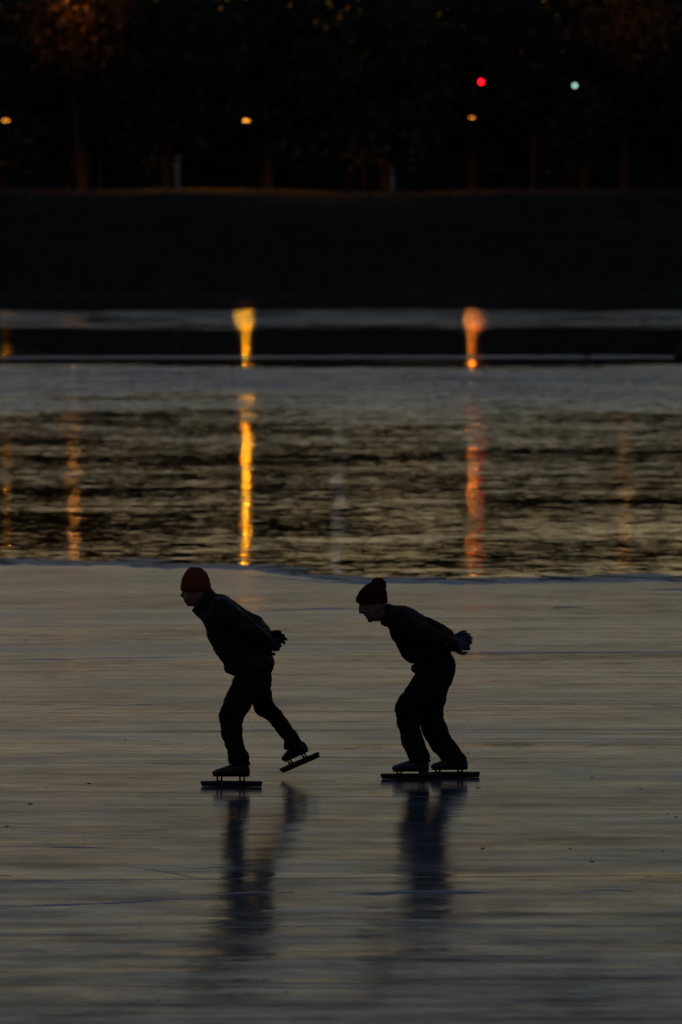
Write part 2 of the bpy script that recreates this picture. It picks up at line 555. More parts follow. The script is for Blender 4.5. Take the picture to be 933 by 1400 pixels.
    spots = [(654, 1077), (780, 1160), (810, 1178), (660, 1160), (10, 1130), (42, 1099), (172, 1011), (122, 1071), (810, 1063), (876, 1079), (785, 951), (640, 1030), (925, 1117)]
    spots += [(R.uniform(-200, 1130), R.uniform(860, 1390)) for _ in range(60)]
    for i, (px, py) in enumerate(spots):
        c = on(px, py)
        s = R.uniform(.004, .009) if i < 13 else R.uniform(.002, .005)
        g = bmesh.ops.create_icosphere(bm, subdivisions=1, radius=s)
        for v in g['verts']:
            v.co = Vector((v.co.x * 2.6, v.co.y * 1.4, v.co.z * .4)) * R.uniform(.7, 1.2) + Vector((c.x, c.y, s * .3))
    o = build('ice_crumbs', bm, M_wetice, smooth=False)
    o['kind'] = 'stuff'
    o['label'] = 'small scattered crumbs of ice on the frozen lake'
    # a strip of thin ice floating far out
    bm = bmesh.new()
    a, b = [], []
    for i in range(121):
        px = -800 + 1722 * i / 120
        e = min(1, (120 - i) / 6)
        j = noise.noise(Vector((px * .02, 1, 0)))
        c = on(px, 489.5 - 0.7 * px / 933 + .5 * j)
        f = on(px, 487.5 - 1.2 * px / 933 - .9 * e + .7 * j)
        a.append(bm.verts.new((c.x, c.y, -0.01)))
        b.append(bm.verts.new((f.x, f.y, -0.01)))
    for i in range(120):
        bm.faces.new((a[i], a[i + 1], b[i + 1], b[i]))
    r = bmesh.ops.extrude_face_region(bm, geom=list(bm.faces))
    bmesh.ops.translate(bm, verts=[v for v in r['geom'] if isinstance(v, bmesh.types.BMVert)], vec=(0, 0, -0.06))
    bmesh.ops.recalc_face_normals(bm, faces=bm.faces)
    o = build('thin_ice', bm, M_wetice, smooth=False)
    o['kind'] = 'structure'
make_ice()

# ------------------------------------------------------------------ trees
def leaf_mesh(name, clumps, per, spread, size, seed):
    R = random.Random(seed)
    V, F = [], []
    for c, r in clumps:
        for _ in range(per):
            p = Vector((R.gauss(0, 1), R.gauss(0, 1), R.gauss(0, .8))) * spread * r + c
            n = Vector((R.gauss(0, 1), R.gauss(0, 1), R.gauss(0, 1))).normalized()
            u = n.orthogonal().normalized()
            w = n.cross(u)
            s = size * R.uniform(.6, 1.3)
            i = len(V)
            V += [p - u * s, p + w * s * .55, p + u * s, p - w * s * .55]
            F.append((i, i + 1, i + 2, i + 3))
    me = bpy.data.meshes.new(name)
    me.from_pydata([tuple(v) for v in V], [], F)
    return me
def tree_meshes(seed, H, W, z0=.20):
    R = random.Random(seed)
    bm = bmesh.new()
    top = Vector((R.uniform(-.6, .6), R.uniform(-.6, .6), H * .86))
    mid = Vector((R.uniform(-.4, .4), R.uniform(-.3, .3), H * .42))
    tube(bm, [Vector((0, 0, -.3)), Vector((.05, 0, 1)), mid, top], [.42, .30, .22, .05], n=8, sub=3, cap=False)
    clumps = []
    for i in range(16):
        z = H * (z0 + (.86 - z0) * i / 16)
        base = mid * (z / mid.z) if z < mid.z else mid.lerp(top, (z - mid.z) / (top.z - mid.z))
        a = i * 2.4 + R.uniform(-.5, .5)
        prof = math.sin(math.pi * min(.97, (.18 + .80 * (z / H - z0 + .05) / (1 - z0)))) ** .7
        ln = W * .5 * prof * R.uniform(.75, 1.1)
        tip = base + Vector((math.cos(a) * ln, math.sin(a) * ln, ln * .45 + R.uniform(0, .8)))
        elbow = base.lerp(tip, .5) + Vector((0, 0, -.15 * ln))
        tube(bm, [base, elbow, tip], [.12, .07, .025], n=6, sub=2, cap=False)
        for k in range(11):
            q = elbow.lerp(tip, R.uniform(-.5, 1.1)) + Vector((R.gauss(0, 1), R.gauss(0, 1), R.gauss(0, .8))) * ln * .24
            clumps.append((q, R.uniform(.6, 1.2)))
    for k in range(14):
        clumps.append((top + Vector((R.gauss(0, .9), R.gauss(0, .9), R.uniform(-1.5, 1.9))), .8))
    tm = bpy.data.meshes.new('trunk')
    bm.to_mesh(tm)
    bm.free()
    tm.materials.append(M_bark)
    cm = leaf_mesh('crown', clumps, 17, .75, .24, seed)
    return tm, cm
TM = [tree_meshes(s, h, w) for s, h, w in ((1, 15.0, 9.5), (2, 14.0, 8.5), (3, 16.0, 9), (4, 13.0, 8))]
for _, c in TM:
    c.materials.append(M_leaf)
TDRY = tree_meshes(9, 16.5, 7.0, .56)
TDRY[1].materials.append(M_leafdry)
def tree(name, meshes, x, y, s, rz, label, group=None):
    t = empty(name, (x, y, far_z(y) - .1), rz)
    t.scale = (s, s, s)
    tag(t, label, 'tree', group)
    for nm, me in (('trunk', meshes[0]), ('crown', meshes[1])):
        link(bpy.data.objects.new(nm, me), t)
    return t
R = random.Random(21)
n = 0
for row, (y, step, off) in enumerate(((363, 6.2, 0), (370, 6.4, 3), (378, 6.8, 1.4))):
    x = -66 + off
    while x < 68:
        me = TM[n % 4]
        s = R.uniform(.96, 1.12)
        tree('tree', me, x + R.uniform(-1.2, 1.2), y + R.uniform(-1.5, 1.5), s, R.uniform(0, 6.28),
             'tall dark leafy tree in the unlit wood above the far bank', 'trees of the unlit wood above the far bank')
        x += step
        n += 1
tree('tree', TDRY, at(108, 0, 358).x, 358.5, 1.0, .4, 'tree at top left with orange leaves lit by a street lamp')
tree('tree', TDRY, at(862, 0, 353).x, 359.0, .95, 2.2, 'tree at top right with a few leaves lit dull orange')
# the wood behind, one dark mass
R = random.Random(5)
cl = []
for i in range(2600):
    x = R.uniform(-190, 190)
    y = R.uniform(384, 425)
    h = 9.0 + 2.5 * noise.noise(Vector((x * .07, 0, 0))) + 1.5 * noise.noise(Vector((x * .3, 2, 0)))
    cl.append((Vector((x, y, far_z(y) + h * R.random() ** .8)), 1.5))
wm = leaf_mesh('wood', cl, 14, .9, .75, 5)
wm.materials.append(M_leaf)
o = link(bpy.data.objects.new('wood', wm))
o['kind'] = 'stuff'
o['label'] = 'dark mass of woodland behind the trees on the far bank'

# grass tufts on the bank
R = random.Random(8)
V, F = [], []
for i in range(14000):
    x, y = R.uniform(-45, 45), R.uniform(298, 345)
    z = far_z(y)
    hh = R.uniform(.12, .4)
    a = R.uniform(0, 3.14)
    dx, dy = math.cos(a) * .05, math.sin(a) * .05
    j = len(V)
    V += [(x - dx, y - dy, z - .2), (x + dx, y + dy, z - .2), (x + R.uniform(-.12, .12), y + R.uniform(-.1, .1), z + hh)]
    F.append((j, j + 1, j + 2))
gm = bpy.data.meshes.new('grass')
gm.from_pydata(V, [], F)
gm.materials.append(M_grass)
o = link(bpy.data.objects.new('grass', gm))
o['kind'] = 'stuff'
o['label'] = 'dark winter grass on the slope of the far bank'

# ------------------------------------------------------------------ lamps, signals, posts
AMBER = (1.0, 0.33, 0.012)
SIDE = (1.0, 0.36, 0.035)
ORANGE = (1.0, 0.36, 0.06)
def path_lamp(px, py, y, power, label, drop=0.001, rr=.15, skirt=.0060, col=AMBER, side=1.5):
    head = at(px, py, y)
    base = Vector((head.x + .12, y - 1.8, far_z(y - 1.8)))
    t = empty('path_lamp', base)
    tag(t, label, 'lamp', 'amber path lamps on the far bank')
    bm = bmesh.new()
    tube(bm, [base + Vector((0, 0, -.3)), base + Vector((0, 0, .3)), Vector((base.x, base.y, head.z - .4)), Vector((base.x - .02, base.y + .4, head.z + .16)), Vector((head.x, y, head.z + .2))],
         [.09, .07, .05, .04, .035], n=10, sub=4)
    build('pole', bm, M_metal, t, shift=base)
    bm = bmesh.new()
    c = head
    prof = [(rr + .004, .086), (rr + .05, .088), (rr + .05, .10), (rr * .9, .14), (rr * .35, .19), (.05, .22)]
    rings_to_bm(bm, [[(c.x + r * math.cos(a), c.y + r * math.sin(a), c.z + z) for a in (2 * math.pi * k / 36 for k in range(36))] for r, z in prof])
    hd = build('lamp_head', bm, M_metal, t, shift=base)
    bm = bmesh.new()                       # cut-off ring that shields the lens from the side
    rings_to_bm(bm, [[(c.x + r * math.cos(a), c.y + r * math.sin(a), c.z + z) for a in (2 * math.pi * k / 36 for k in range(36))] for r, z in ((rr + .003, .012), (rr + .003, -skirt), (rr + .03, -skirt), (rr + .03, .012))][:])
    bmesh.ops.delete(bm, geom=[f for f in bm.faces if len(f.verts) == 3], context='FACES')
    build('cutoff_ring', bm, M_metal, hd, shift=base)
    bm = bmesh.new()                       # glowing side glass between ring and hood
    rings_to_bm(bm, [[(c.x + r * math.cos(a), c.y + r * math.sin(a), c.z + z) for a in (2 * math.pi * k / 24 for k in range(24))] for r, z in ((rr + .024, .005), (rr + .028, .03), (rr + .026, .085))])
    build('side_glass', bm, glow('amber_side_glass', SIDE, side), hd, shift=base)
    bm = bmesh.new()                       # flat lens under the hood
    prof = [(rr, 0), (rr * .9, -drop * .5), (rr * .6, -drop * .85), (.02, -drop)]
    rings_to_bm(bm, [[(c.x + r * math.cos(a), c.y + r * math.sin(a), c.z + z) for a in (2 * math.pi * k / 20 for k in range(20))] for r, z in prof])
    build('lens', bm, glow('amber_lamp_light', col, power), hd, shift=base)
    return t
path_lamp(337, 166, 342, 5500, 'amber path lamp left of centre with a bright reflection')
path_lamp(8, 166, 342, 160, 'amber path lamp at the far left edge above the bank', side=1.2)
path_lamp(646, 162, 343, 1300, 'dim amber path lamp below the red signal', col=(1.0, .22, .03), side=.4)

def street_lamp(px, py, y, power, col, label, glass):
    head = at(px, py, y)
    base = Vector((head.x + 1.6, y + .4, far_z(y)))
    t = empty('street_lamp', base)
    tag(t, label, 'street lamp', 'tall street lamps along the far road')
    bm = bmesh.new()
    tube(bm, [base + Vector((0, 0, -.3)), base + Vector((0, 0, 1)), Vector((base.x, base.y, head.z - 1.2)), Vector((base.x - .3, base.y - .1, head.z - .1)), Vector((head.x + .3, y, head.z + .12))],
         [.12, .10, .07, .05, .04], n=10, sub=4)
    build('pole', bm, M_metal, t, shift=base)
    bm = bmesh.new()
    box(bm, head + Vector((0, 0, .09)), (.8, .34, .16), bev=.05)
    hd = build('lamp_head', bm, M_metal, t, shift=base)
    bm = bmesh.new()
    box(bm, head + Vector((-.05, 0, -.012)), (.56, .26, .05), bev=.012)
    build('lens', bm, glow(glass, col, power), hd, shift=base)
    return t
street_lamp(100, -14, 354, 20, ORANGE, 'tall sodium street lamp among the orange leaves at top left', 'sodium_lamp_light')
street_lamp(858, -22, 354, 7, ORANGE, 'tall sodium street lamp among the leaves at top right', 'sodium_lamp_light')
street_lamp(463, -12, 354, 3.5, (.72, .88, 1.0), 'tall white street lamp between the two skaters, above the wood edge', 'white_lamp_light')

def traffic_light(px, py, y, lit, col, power, label):
    head = at(px, py, y)
    base = Vector((head.x + 3.2, y, far_z(y)))
    t = empty('traffic_light', base)
    tag(t, label, 'traffic light', 'traffic lights over the far road')
    zz = head.z + (-.33, 0, .33)[('red', 'amber', 'green').index(lit)]
    bm = bmesh.new()
    tube(bm, [base + Vector((0, 0, -.3)), base + Vector((0, 0, .5)), Vector((base.x, y, zz + .9))], [.13, .11, .08], n=10, sub=3)
    build('pole', bm, M_metal, t, shift=base)
    bm = bmesh.new()
    tube(bm, [Vector((base.x, y, zz + .55)), Vector((head.x + 1, y, zz + .72)), Vector((head.x - .2, y, zz + .72))], [.07, .055, .045], n=10, sub=3)
    build('mast_arm', bm, M_metal, t, shift=base)
    bm = bmesh.new()
    box(bm, (head.x, y + .02, zz), (.30, .26, 1.0), bev=.04)
    box(bm, (head.x, y + .02, zz + .6), (.06, .06, .2))
    hs = build('signal_housing', bm, M_metal, t, shift=base)
    for nm, dz in (('red', .33), ('amber', 0), ('green', -.33)):
        bm = bmesh.new()
        c = Vector((head.x, y - .112, zz + dz))
        rings_to_bm(bm, [[(c.x + r * math.cos(a), c.y + dy, c.z + r * math.sin(a)) for a in (2 * math.pi * k / 18 for k in range(18))] for r, dy in ((.105, 0), (.095, -.015), (.05, -.027), (.01, -.03))])
        dark = {'red': (.10, .01, .01), 'amber': (.10, .06, .01), 'green': (.01, .08, .05)}[nm]
        build('lens', bm, glow(nm + '_signal_light', col, power) if nm == lit else plain(nm + '_lens_off', dark, .25), hs, shift=base)
        bm = bmesh.new()                   # visor: three quarters of a tube over the lens
        outer, inner = [], []
        for k in range(15):
            a = rad(-35) + rad(250) * k / 14
            for rr_, dst in ((.125, outer), (.116, inner)):
                dst.append([bm.verts.new((c.x + rr_ * math.cos(a), c.y + d, c.z + rr_ * math.sin(a))) for d in (0.01, -.20)])
        for k in range(14):
            for q in (outer, inner):
                bm.faces.new((q[k][0], q[k + 1][0], q[k + 1][1], q[k][1]))
            bm.faces.new((outer[k][1], outer[k + 1][1], inner[k + 1][1], inner[k][1]))
        bmesh.ops.recalc_face_normals(bm, faces=bm.faces)
        build('visor', bm, M_metal, hs, shift=base)
    return t
traffic_light(658, 112, 340, 'red', (1.0, .003, .008), 5, 'traffic light showing red above the far bank')
traffic_light(786, 117, 340, 'green', (.55, 1.0, .82), .55, 'traffic light showing pale green right of the red one')

def marker_post(px, py, hgt, label):
    y = 318
    while True:                            # walk back until the bank is at this pixel
        p = at(px, py, y)
        if p.z <= far_z(y) or y > 345:
            break
        y += .25
    base = Vector((p.x, y, far_z(y)))
    t = empty('marker_post', base)
    tag(t, label, 'post', 'pale marker posts on the far bank')
    bm = bmesh.new()
    box(bm, base + Vector((0, 0, hgt / 2 - .2)), (.24, .10, hgt + .4), bev=.03)
    build('post', bm, M_pale, t, shift=base)
    bm = bmesh.new()
    box(bm, base + Vector((0, -.01, hgt - .22)), (.245, .11, .14), bev=.01)
    build('band', bm, M_metal, t, shift=base)
marker_post(243, 259,  1.9, 'pale marker post on the far bank behind the left skater')
marker_post(537, 263, 1.25, 'pale marker post on the far bank near the middle')

def water_bird(px, py):
    c = on(px, py, -0.01)
    t = empty('water_bird', c, rad(15))
    tag(t, 'small dark bird resting on the strip of thin ice', 'bird')
    bm = bmesh.new()
    tube(bm, [Vector((-.17, 0, .12)), Vector((-.10, 0, .09)), Vector((0, 0, .085)), Vector((.09, 0, .10)), Vector((.12, 0, .16)), Vector((.13, 0, .21)), Vector((.15, 0, .23))],
         [.015, .055, .078, .06, .032, .03, .028], n=12, sub=3)
    M_b = plain('dark_feathers', (.02, .02, .018), .7)
    build('body', bm, M_b, t)
    bm = bmesh.new()
    tube(bm, [Vector((.165, 0, .228)), Vector((.215, 0, .222))], [.012, .008], n=8, sub=1, flat=1.6)
    build('bill', bm, plain('bill', (.12, .09, .03), .5), t)
    for s in (-1, 1):
        bm = bmesh.new()
        tube(bm, [Vector((.05, s * .06, .11)), Vector((-.05, s * .07, .11)), Vector((-.17, s * .03, .12))], [.035, .04, .012], n=8, sub=3, flat=.4)
        build('wing', bm, M_b, t)
water_bird(803, 488)

# ------------------------------------------------------------------ the skaters
class Skater:
    """sections are given as the front and back outline pixels of the photograph plus a half width and a depth offset"""
    def __init__(s, ox, oy, k, y0, base_px):
        s.ox, s.oy, s.k, s.y0 = ox, oy, k, y0
        b = s.p(*base_px, 0)
        s.base = Vector((b.x, y0, 0))
    def p(s, zx, zy, dy=0.0):
        return at(s.ox + zx / s.k, s.oy + zy / s.k, s.y0 + dy)
    def loft(s, bm, secs, n=22, sub=4, e=2.3, shrink=1.0):
        rows = catmull([(f[0], f[1], b[0], b[1], rb, dy) for f, b, rb, dy in secs], sub)
        rings = []
        for fx, fy, bx, by, rb, dy in rows:
            Fp, Bp = s.p(fx, fy, dy), s.p(bx, by, dy)
            C = (Fp + Bp) / 2
            A = (Fp - Bp) / 2 * shrink
            ring = []
            for i in range(n):
                a = 2 * math.pi * i / n
                ca, sa = math.cos(a), math.sin(a)
                ca = math.copysign(abs(ca) ** (2 / e), ca)
                sa = math.copysign(abs(sa) ** (2 / e), sa)
                ring.append(C + A * ca + Vector((0, 1, 0)) * rb * shrink * sa)
            rings.append(ring)
        rings_to_bm(bm, rings)
    def limb(s, bm, pts, n=16, sub=5, **kw):
        tube(bm, [s.p(a, b, d) for a, b, d, r in pts], [r for *_, r in pts], n=n, sub=sub, **kw)

def fold(amp, fx=9, fz=22, seed=0.0):
    def f(co, nn):
        v = Vector((co.x * fx, co.y * fx + seed, co.z * fz))
        a = noise.noise(v) + .5 * noise.noise(v * 2.3)
        return amp * (a - .25 * abs(a))
    return f

def hand(bm, wrist, d, palm_n, curl, thumb_side, sc=1.0, spread=.05, thumb_curl=.5):
    """a palm and five unequal fingers; d points to the knuckles, palm_n out of the palm"""
    d = d.normalized()
    palm_n = (palm_n - d * palm_n.dot(d)).normalized()
    sd = d.cross(palm_n).normalized() * thumb_side
    L = .088 * sc
    rings = []
    for k, w, h in ((-.25, .026, .022), (0, .029, .022), (.3, .036, .020), (.7, .043, .018), (1.0, .043, .015), (1.1, .038, .010)):
        c = wrist + d * L * k
        rings.append([c + sd * (math.cos(a) * w * sc) + palm_n * (math.sin(a) * h * sc) for a in (2 * math.pi * i / 18 for i in range(18))])
    rings_to_bm(bm, rings)
    for i, (off, ln, r) in enumerate(((.031, .92, .0102), (.0105, 1.0, .0105), (-.0105, .94, .010), (-.031, .76, .0088))):
        p = wrist + d * L * (.93 if i in (1, 2) else .88) + sd * off * sc
        dr = (d + sd * spread * (1.5 - i)).normalized()
        pts, rr = [p], [r * 1.08 * sc]
        for j, seg in enumerate((.046, .028, .023)):
            ang = curl[i] * (.8, 1.0, .7)[j]
            dr = (Matrix.Rotation(ang, 3, d.cross(palm_n)) @ dr).normalized()
            p = p + dr * seg * ln * sc
            pts.append(p)
            rr.append(r * (1.0, .95, .82)[j] * sc)
        tube(bm, pts, rr, n=10, sub=3)
    p = wrist + d * L * .18 + sd * .022 * sc + palm_n * .006
    dr = (d * .75 + sd * .75 + palm_n * .25).normalized()
    pts, rr = [p], [.0145 * sc]
    for j, seg in enumerate((.042, .032, .026)):
        p = p + dr * seg * sc
        pts.append(p)
        rr.append((.0125, .0115, .0095)[j] * sc)
        dr = (dr + (d * .5 + palm_n * .6 - sd * .35) * thumb_curl).normalized()
    tube(bm, pts, rr, n=10, sub=3)

def skate(person, base, origin, toe, up, boot_mat, mount_h, ankle_dir, lace=True):
    """origin: middle of the blade's running edge; toe: unit vector along the blade; up: towards the ankle"""
    X = toe.normalized()
    Z = (up - X * up.dot(X)).normalized()
    Y = Z.cross(X)
    M = Matrix(((X.x, Y.x, Z.x, origin.x), (X.y, Y.y, Z.y, origin.y), (X.z, Y.z, Z.z, origin.z), (0, 0, 0, 1)))
    zs = .043 + mount_h                    # sole height
    heel = -.130
    # boot
    bm = bmesh.new()
    rings = []
    for x, w, h0, h1 in ((0, .020, 0, .05), (.012, .031, 0, .075), (.05, .034, 0, .085), (.10, .036, .002, .082), (.15, .041, .001, .070), (.20, .044, 0, .052), (.24, .036, .001, .040), (.262, .020, .004, .028), (.268, .008, .010, .020)):
        c = (h0 + h1) / 2
        rings.append([M @ Vector((heel + x, w * math.copysign(abs(math.sin(a)) ** .75, math.sin(a)), zs + c + (h1 - h0) / 2 * math.copysign(abs(math.cos(a)) ** .75, math.cos(a)))) for a in (2 * math.pi * i / 20 for i in range(20))])
    rings_to_bm(bm, rings)
    ank = M @ Vector((heel + .055, 0, zs + .05))
    top = ank + ankle_dir.normalized() * .10
    tube(bm, [ank, ank.lerp(top, .5), top], [.040, .042, .045], n=18, sub=3)
    boot = remesh('skate_boot', bm, .004, boot_mat, person, base, 3)
    bm = bmesh.new()                       # stiff sole plate
    rings = []
    for x, w in ((.004, .018), (.03, .029), (.10, .029), (.17, .039), (.23, .035), (.262, .014)):
        rings.append([M @ Vector((heel + x, w * math.cos(a), zs - .004 + .006 * math.sin(a))) for a in (2 * math.pi * i / 14 for i in range(14))])
    rings_to_bm(bm, rings)
    build('sole', bm, M_tube, boot, shift=base)
    for x in (.055, .215):                 # the two posts that carry the boot: a ring-shaped cup each
        bm = bmesh.new()
        for sx in (-.013, .013):
            cyl(bm, M @ Vector((heel + x + sx, 0, .036)), M @ Vector((heel + x + sx * 1.25, 0, zs)), .0065, .0065, 10)
        box(bm, (heel + x, 0, zs - .006), (.052, .03, .008), M)
        box(bm, (heel + x, 0, .042), (.044, .016, .008), M)
        build('mount', bm, M_tube, boot, shift=base)
    bm = bmesh.new()
    tube(bm, [M @ Vector((-.208, 0, .030)), M @ Vector((-.10, 0, .030)), M @ Vector((.10, 0, .030)), M @ Vector((.208, 0, .030))], [.013, .0135, .0135, .012], n=14, sub=2)
    build('blade_tube', bm, M_tube, boot, shift=base)
    bm = bmesh.new()
    prof = [(-.214, .024), (-.214, .006), (-.206, .0008), (-.1, 0), (.1, 0), (.202, .0008), (.212, .006), (.214, .024)]
    a = [bm.verts.new(M @ Vector((x, -.0008, z))) for x, z in prof]
    b = [bm.verts.new(M @ Vector((x, .0008, z))) for x, z in prof]
    bm.faces.new(a)
    bm.faces.new(list(reversed(b)))
    for i in range(len(prof)):
        j = (i + 1) % len(prof)
        bm.faces.new((a[i], a[j], b[j], b[i]))
    bmesh.ops.recalc_face_normals(bm, faces=bm.faces)
    build('blade', bm, M_steel, boot, smooth=False, shift=base)
    if lace:
        bm = bmesh.new()
        for i in range(5):
            x = .115 + .024 * i
            z = zs + (.078, .074, .066, .057, .048)[i] - .002
            tube(bm, [M @ Vector((heel + x, -.022, z - .006)), M @ Vector((heel + x + .006, 0, z + .001)), M @ Vector((heel + x + .012, .022, z - .006))], [.0022] * 3, n=6, sub=2)
        build('laces', bm, M_lace, boot, shift=base)
    return M

def face_extras(S, bm, nose, lips, chin, ear, s=1.0):
    S.limb(bm, [(*nose[0], 0, .009), (*nose[1], 0, .011), (*nose[2], 0, .0125)], n=10, sub=3)
    for q in (-.010, .010):                # wings of the nose
        c = S.p(nose[2][0] + 9, nose[2][1] + 2, q)
        ball(bm, c, (.010, .008, .008), 10)
    for (lx, ly), r in zip(lips, (.0075, .008)):
        tube(bm, [S.p(lx + 14, ly, -.022), S.p(lx + 3, ly, -.010), S.p(lx, ly, 0), S.p(lx + 3, ly, .010), S.p(lx + 14, ly, .022)], [r * .6, r, r, r, r * .6], n=8, sub=2)
    ball(bm, S.p(*chin, 0), (.018, .020, .016), 12)
    for q in (-1, 1):
        c = S.p(*ear, q * .074)
        ball(bm, c, (.016, .009, .028), 12)
        ball(bm, c + Vector((.006, q * .004, .006)), (.014, .007, .020), 10)

def dent(center, r, depth):
    def f(co):
        d = (co - center).length
        return -depth * max(0, 1 - (d / r) ** 2)
    return f

def make_left():
    S = Skater(220, 760, 3.8875, 40.0, (400, 1235))
    t = empty('person', S.base)
    tag(t, 'skater in rust red beanie and black jacket, one skate lifted behind', 'person', 'skaters with hands clasped behind the back')
    b = S.base
    # ---- body, one skin
    bm = bmesh.new()
    S.loft(bm, [((132, 92), (232, 92), .045, .1), ((122, 125), (248, 118), .064, .1), ((117, 160), (254, 160), .074, .1), ((115, 186), (255, 190), .074, .1), ((121, 200), (252, 205), .071, .1),
                ((120, 215), (245, 220), .067, .1), ((122, 232), (236, 238), .060, .1), ((131, 250), (226, 256), .052, .1), ((146, 266), (205, 270), .036, .1)], n=26, sub=4, e=2.15)
    S.y0 += .1
    face_extras(S, bm, [(122, 190), (116, 203), (114, 212)], [(126, 231), (129, 242)], (150, 257), (205, 208))
    S.y0 -= .1
    S.limb(bm, [(205, 225, .1, .055), (232, 265, .1, .055), (262, 305, .1, .065)])
    S.loft(bm, [((225, 330), (310, 225), .10, .1), ((255, 385), (390, 265), .17, .1), ((290, 470), (460, 370), .15, .1), ((340, 560), (560, 500), .14, .1), ((400, 630), (580, 600), .15, .1)], shrink=.78)
    S.limb(bm, [(310, 285, -.07, .040), (478, 392, -.17, .042), (575, 468, .04, .030)])
    S.limb(bm, [(320, 265, .27, .040), (505, 372, .37, .042), (572, 430, .14, .030)])
    S.limb(bm, [(495, 600, .06, .062), (385, 825, -.03, .052), (385, 920, .0, .052), (420, 1110, .0, .038)])
    S.limb(bm, [(505, 600, .14, .062), (555, 800, .30, .044), (632, 888, .40, .034), (708, 1005, .50, .034)])
    eyes = [S.p(128, 201, .1 + q) for q in (-.031, .031)]
    dents = [dent(e + Vector((-.004, 0, 0)), .022, .007) for e in eyes]
    remesh('body', bm, .005, M_skin, t, b, 2, lambda co, nn: sum(d(co) for d in dents))
    for e in eyes:
        bm = bmesh.new()
        ball(bm, e + Vector((.010, 0, 0)), (.0115, .0115, .0115), 12)
        build('eye', bm, M_eye, t, shift=b)
    # ---- jacket
    bm = bmesh.new()
    S.loft(bm, [((390, 636), (588, 622), .150, .1), ((362, 624), (600, 600), .168, .1), ((342, 610), (608, 562), .178, .1), ((322, 560), (592, 522), .178, .1), ((300, 530), (556, 470), .175, .1),
                ((270, 480), (498, 390), .180, .1), ((246, 420), (440, 300), .192, .1), ((233, 372), (386, 244), .195, .1), ((212, 338), (328, 206), .150, .1), ((186, 318), (288, 190), .088, .1), ((167, 293), (264, 172), .074, .1)])
    S.limb(bm, [(305, 275, -.06, .080), (380, 325, -.12, .074), (478, 388, -.175, .064), (535, 432, -.07, .055), (578, 466, .02, .046)])
    S.limb(bm, [(315, 262, .27, .080), (400, 312, .34, .070), (504, 360, .375, .058), (540, 398, .25, .052), (566, 428, .16, .044)])
    jk = remesh('jacket', bm, .007, M_jacket_a, t, b, 4, fold(.013, 8, 15, 1.0))
    bm = bmesh.new()                       # standing collar
    S.loft(bm, [((196, 322), (292, 196), .092, .1), ((178, 306), (276, 178), .086, .1), ((163, 291), (263, 166), .080, .1)])
    remesh('collar', bm, .006, M_jacket_a, jk, b, 3)
    # ---- trousers
    bm = bmesh.new()
    S.loft(bm, [((405, 560), (592, 540), .155, .1), ((392, 640), (588, 640), .160, .1), ((380, 690), (586, 700), .150, .1), ((400, 745), (570, 760), .12, .1)])
    S.loft(bm, [((410, 585), (560, 590), .080, .05), ((387, 640), (560, 640), .095, .015), ((363, 705), (530, 730), .092, -.01), ((339, 755), (490, 792), .086, -.02), ((316, 810), (454, 842), .080, -.03), ((309, 860), (437, 890), .074, -.02),
                ((318, 930), (434, 940), .070, -.01), ((338, 1000), (439, 995), .066, 0), ((357, 1060), (466, 1045), .064, 0), ((361, 1106), (477, 1112), .060, 0)])
    S.loft(bm, [((430, 580), (585, 590), .08, .15), ((430, 620), (588, 640), .09, .18), ((440, 720), (590, 755), .088, .24), ((488, 800), (607, 790), .080, .30), ((520, 845), (638, 820), .074, .34), ((578, 882), (668, 862), .066, .39),
                ((620, 940), (712, 925), .062, .44), ((652, 985), (744, 975), .060, .48), ((653, 1030), (769, 1018), .058, .51)])
    remesh('trousers', bm, .007, M_trouser, t, b, 4, fold(.011, 9, 17, 4.0))
    # ---- hat
    bm = bmesh.new()
    S.loft(bm, [((114, 186), (258, 186), .084, .1), ((110, 160), (262, 162), .090, .1), ((111, 135), (260, 135), .091, .1), ((120, 108), (252, 108), .083, .1), ((134, 85), (240, 88), .066, .1), ((148, 68), (220, 70), .042, .1), ((165, 62), (205, 63), .018, .1)], n=30, e=2.05)
    ctr = S.p(187, 150, .1)
    def rib(co, nn):
        a = math.atan2(co.y - ctr.y, co.x - ctr.x)
        return .003 * math.sin(a * 26) + .002 * noise.noise(co * 45)
    hat = remesh('hat', bm, .004, M_hat_a, t, b, 3, rib)
    bm = bmesh.new()
    S.loft(bm, [((113, 187), (260, 187), .086, .1), ((107, 180), (265, 181), .093, .1), ((107, 158), (265, 158), .094, .1), ((113, 150), (259, 150), .088, .1)], n=30, e=2.05)
    remesh('hat_cuff', bm, .004, M_hat_a, hat, b, 2, rib)
    # ---- gloves clasped behind the back
    bm = bmesh.new()
    w = S.p(560, 432, .17)
    hand(bm, w, Vector((1, -.40, .10)), Vector((.0, -1, -.15)), (.5, .42, .5, .6), 1, 1.12, .03)
    remesh('glove', bm, .0032, M_glove_a, t, b, 2)
    bm = bmesh.new()
    w = S.p(556, 468, .01)
    hand(bm, w, Vector((.92, .38, -.10)), Vector((0, 1, .1)), (.95, .9, .95, 1.0), -1, 1.12, .03)
    remesh('glove', bm, .0032, M_glove_a, t, b, 2)
    # ---- skates
    o1 = S.p(376, 1235, 0)
    o1.z = 0.0
    skate(t, b, o1, Vector((-1, .06, 0)), Vector((0, 0, 1)), M_boot, .040, Vector((-.15, 0, 1)))
    skate(t, b, S.p(747, 1113, .55), Vector((-.267, .291, -.142)), Vector((-.25, -.22, .9)), M_boot, .036, Vector((-.26, -.2, .30)))
make_left()

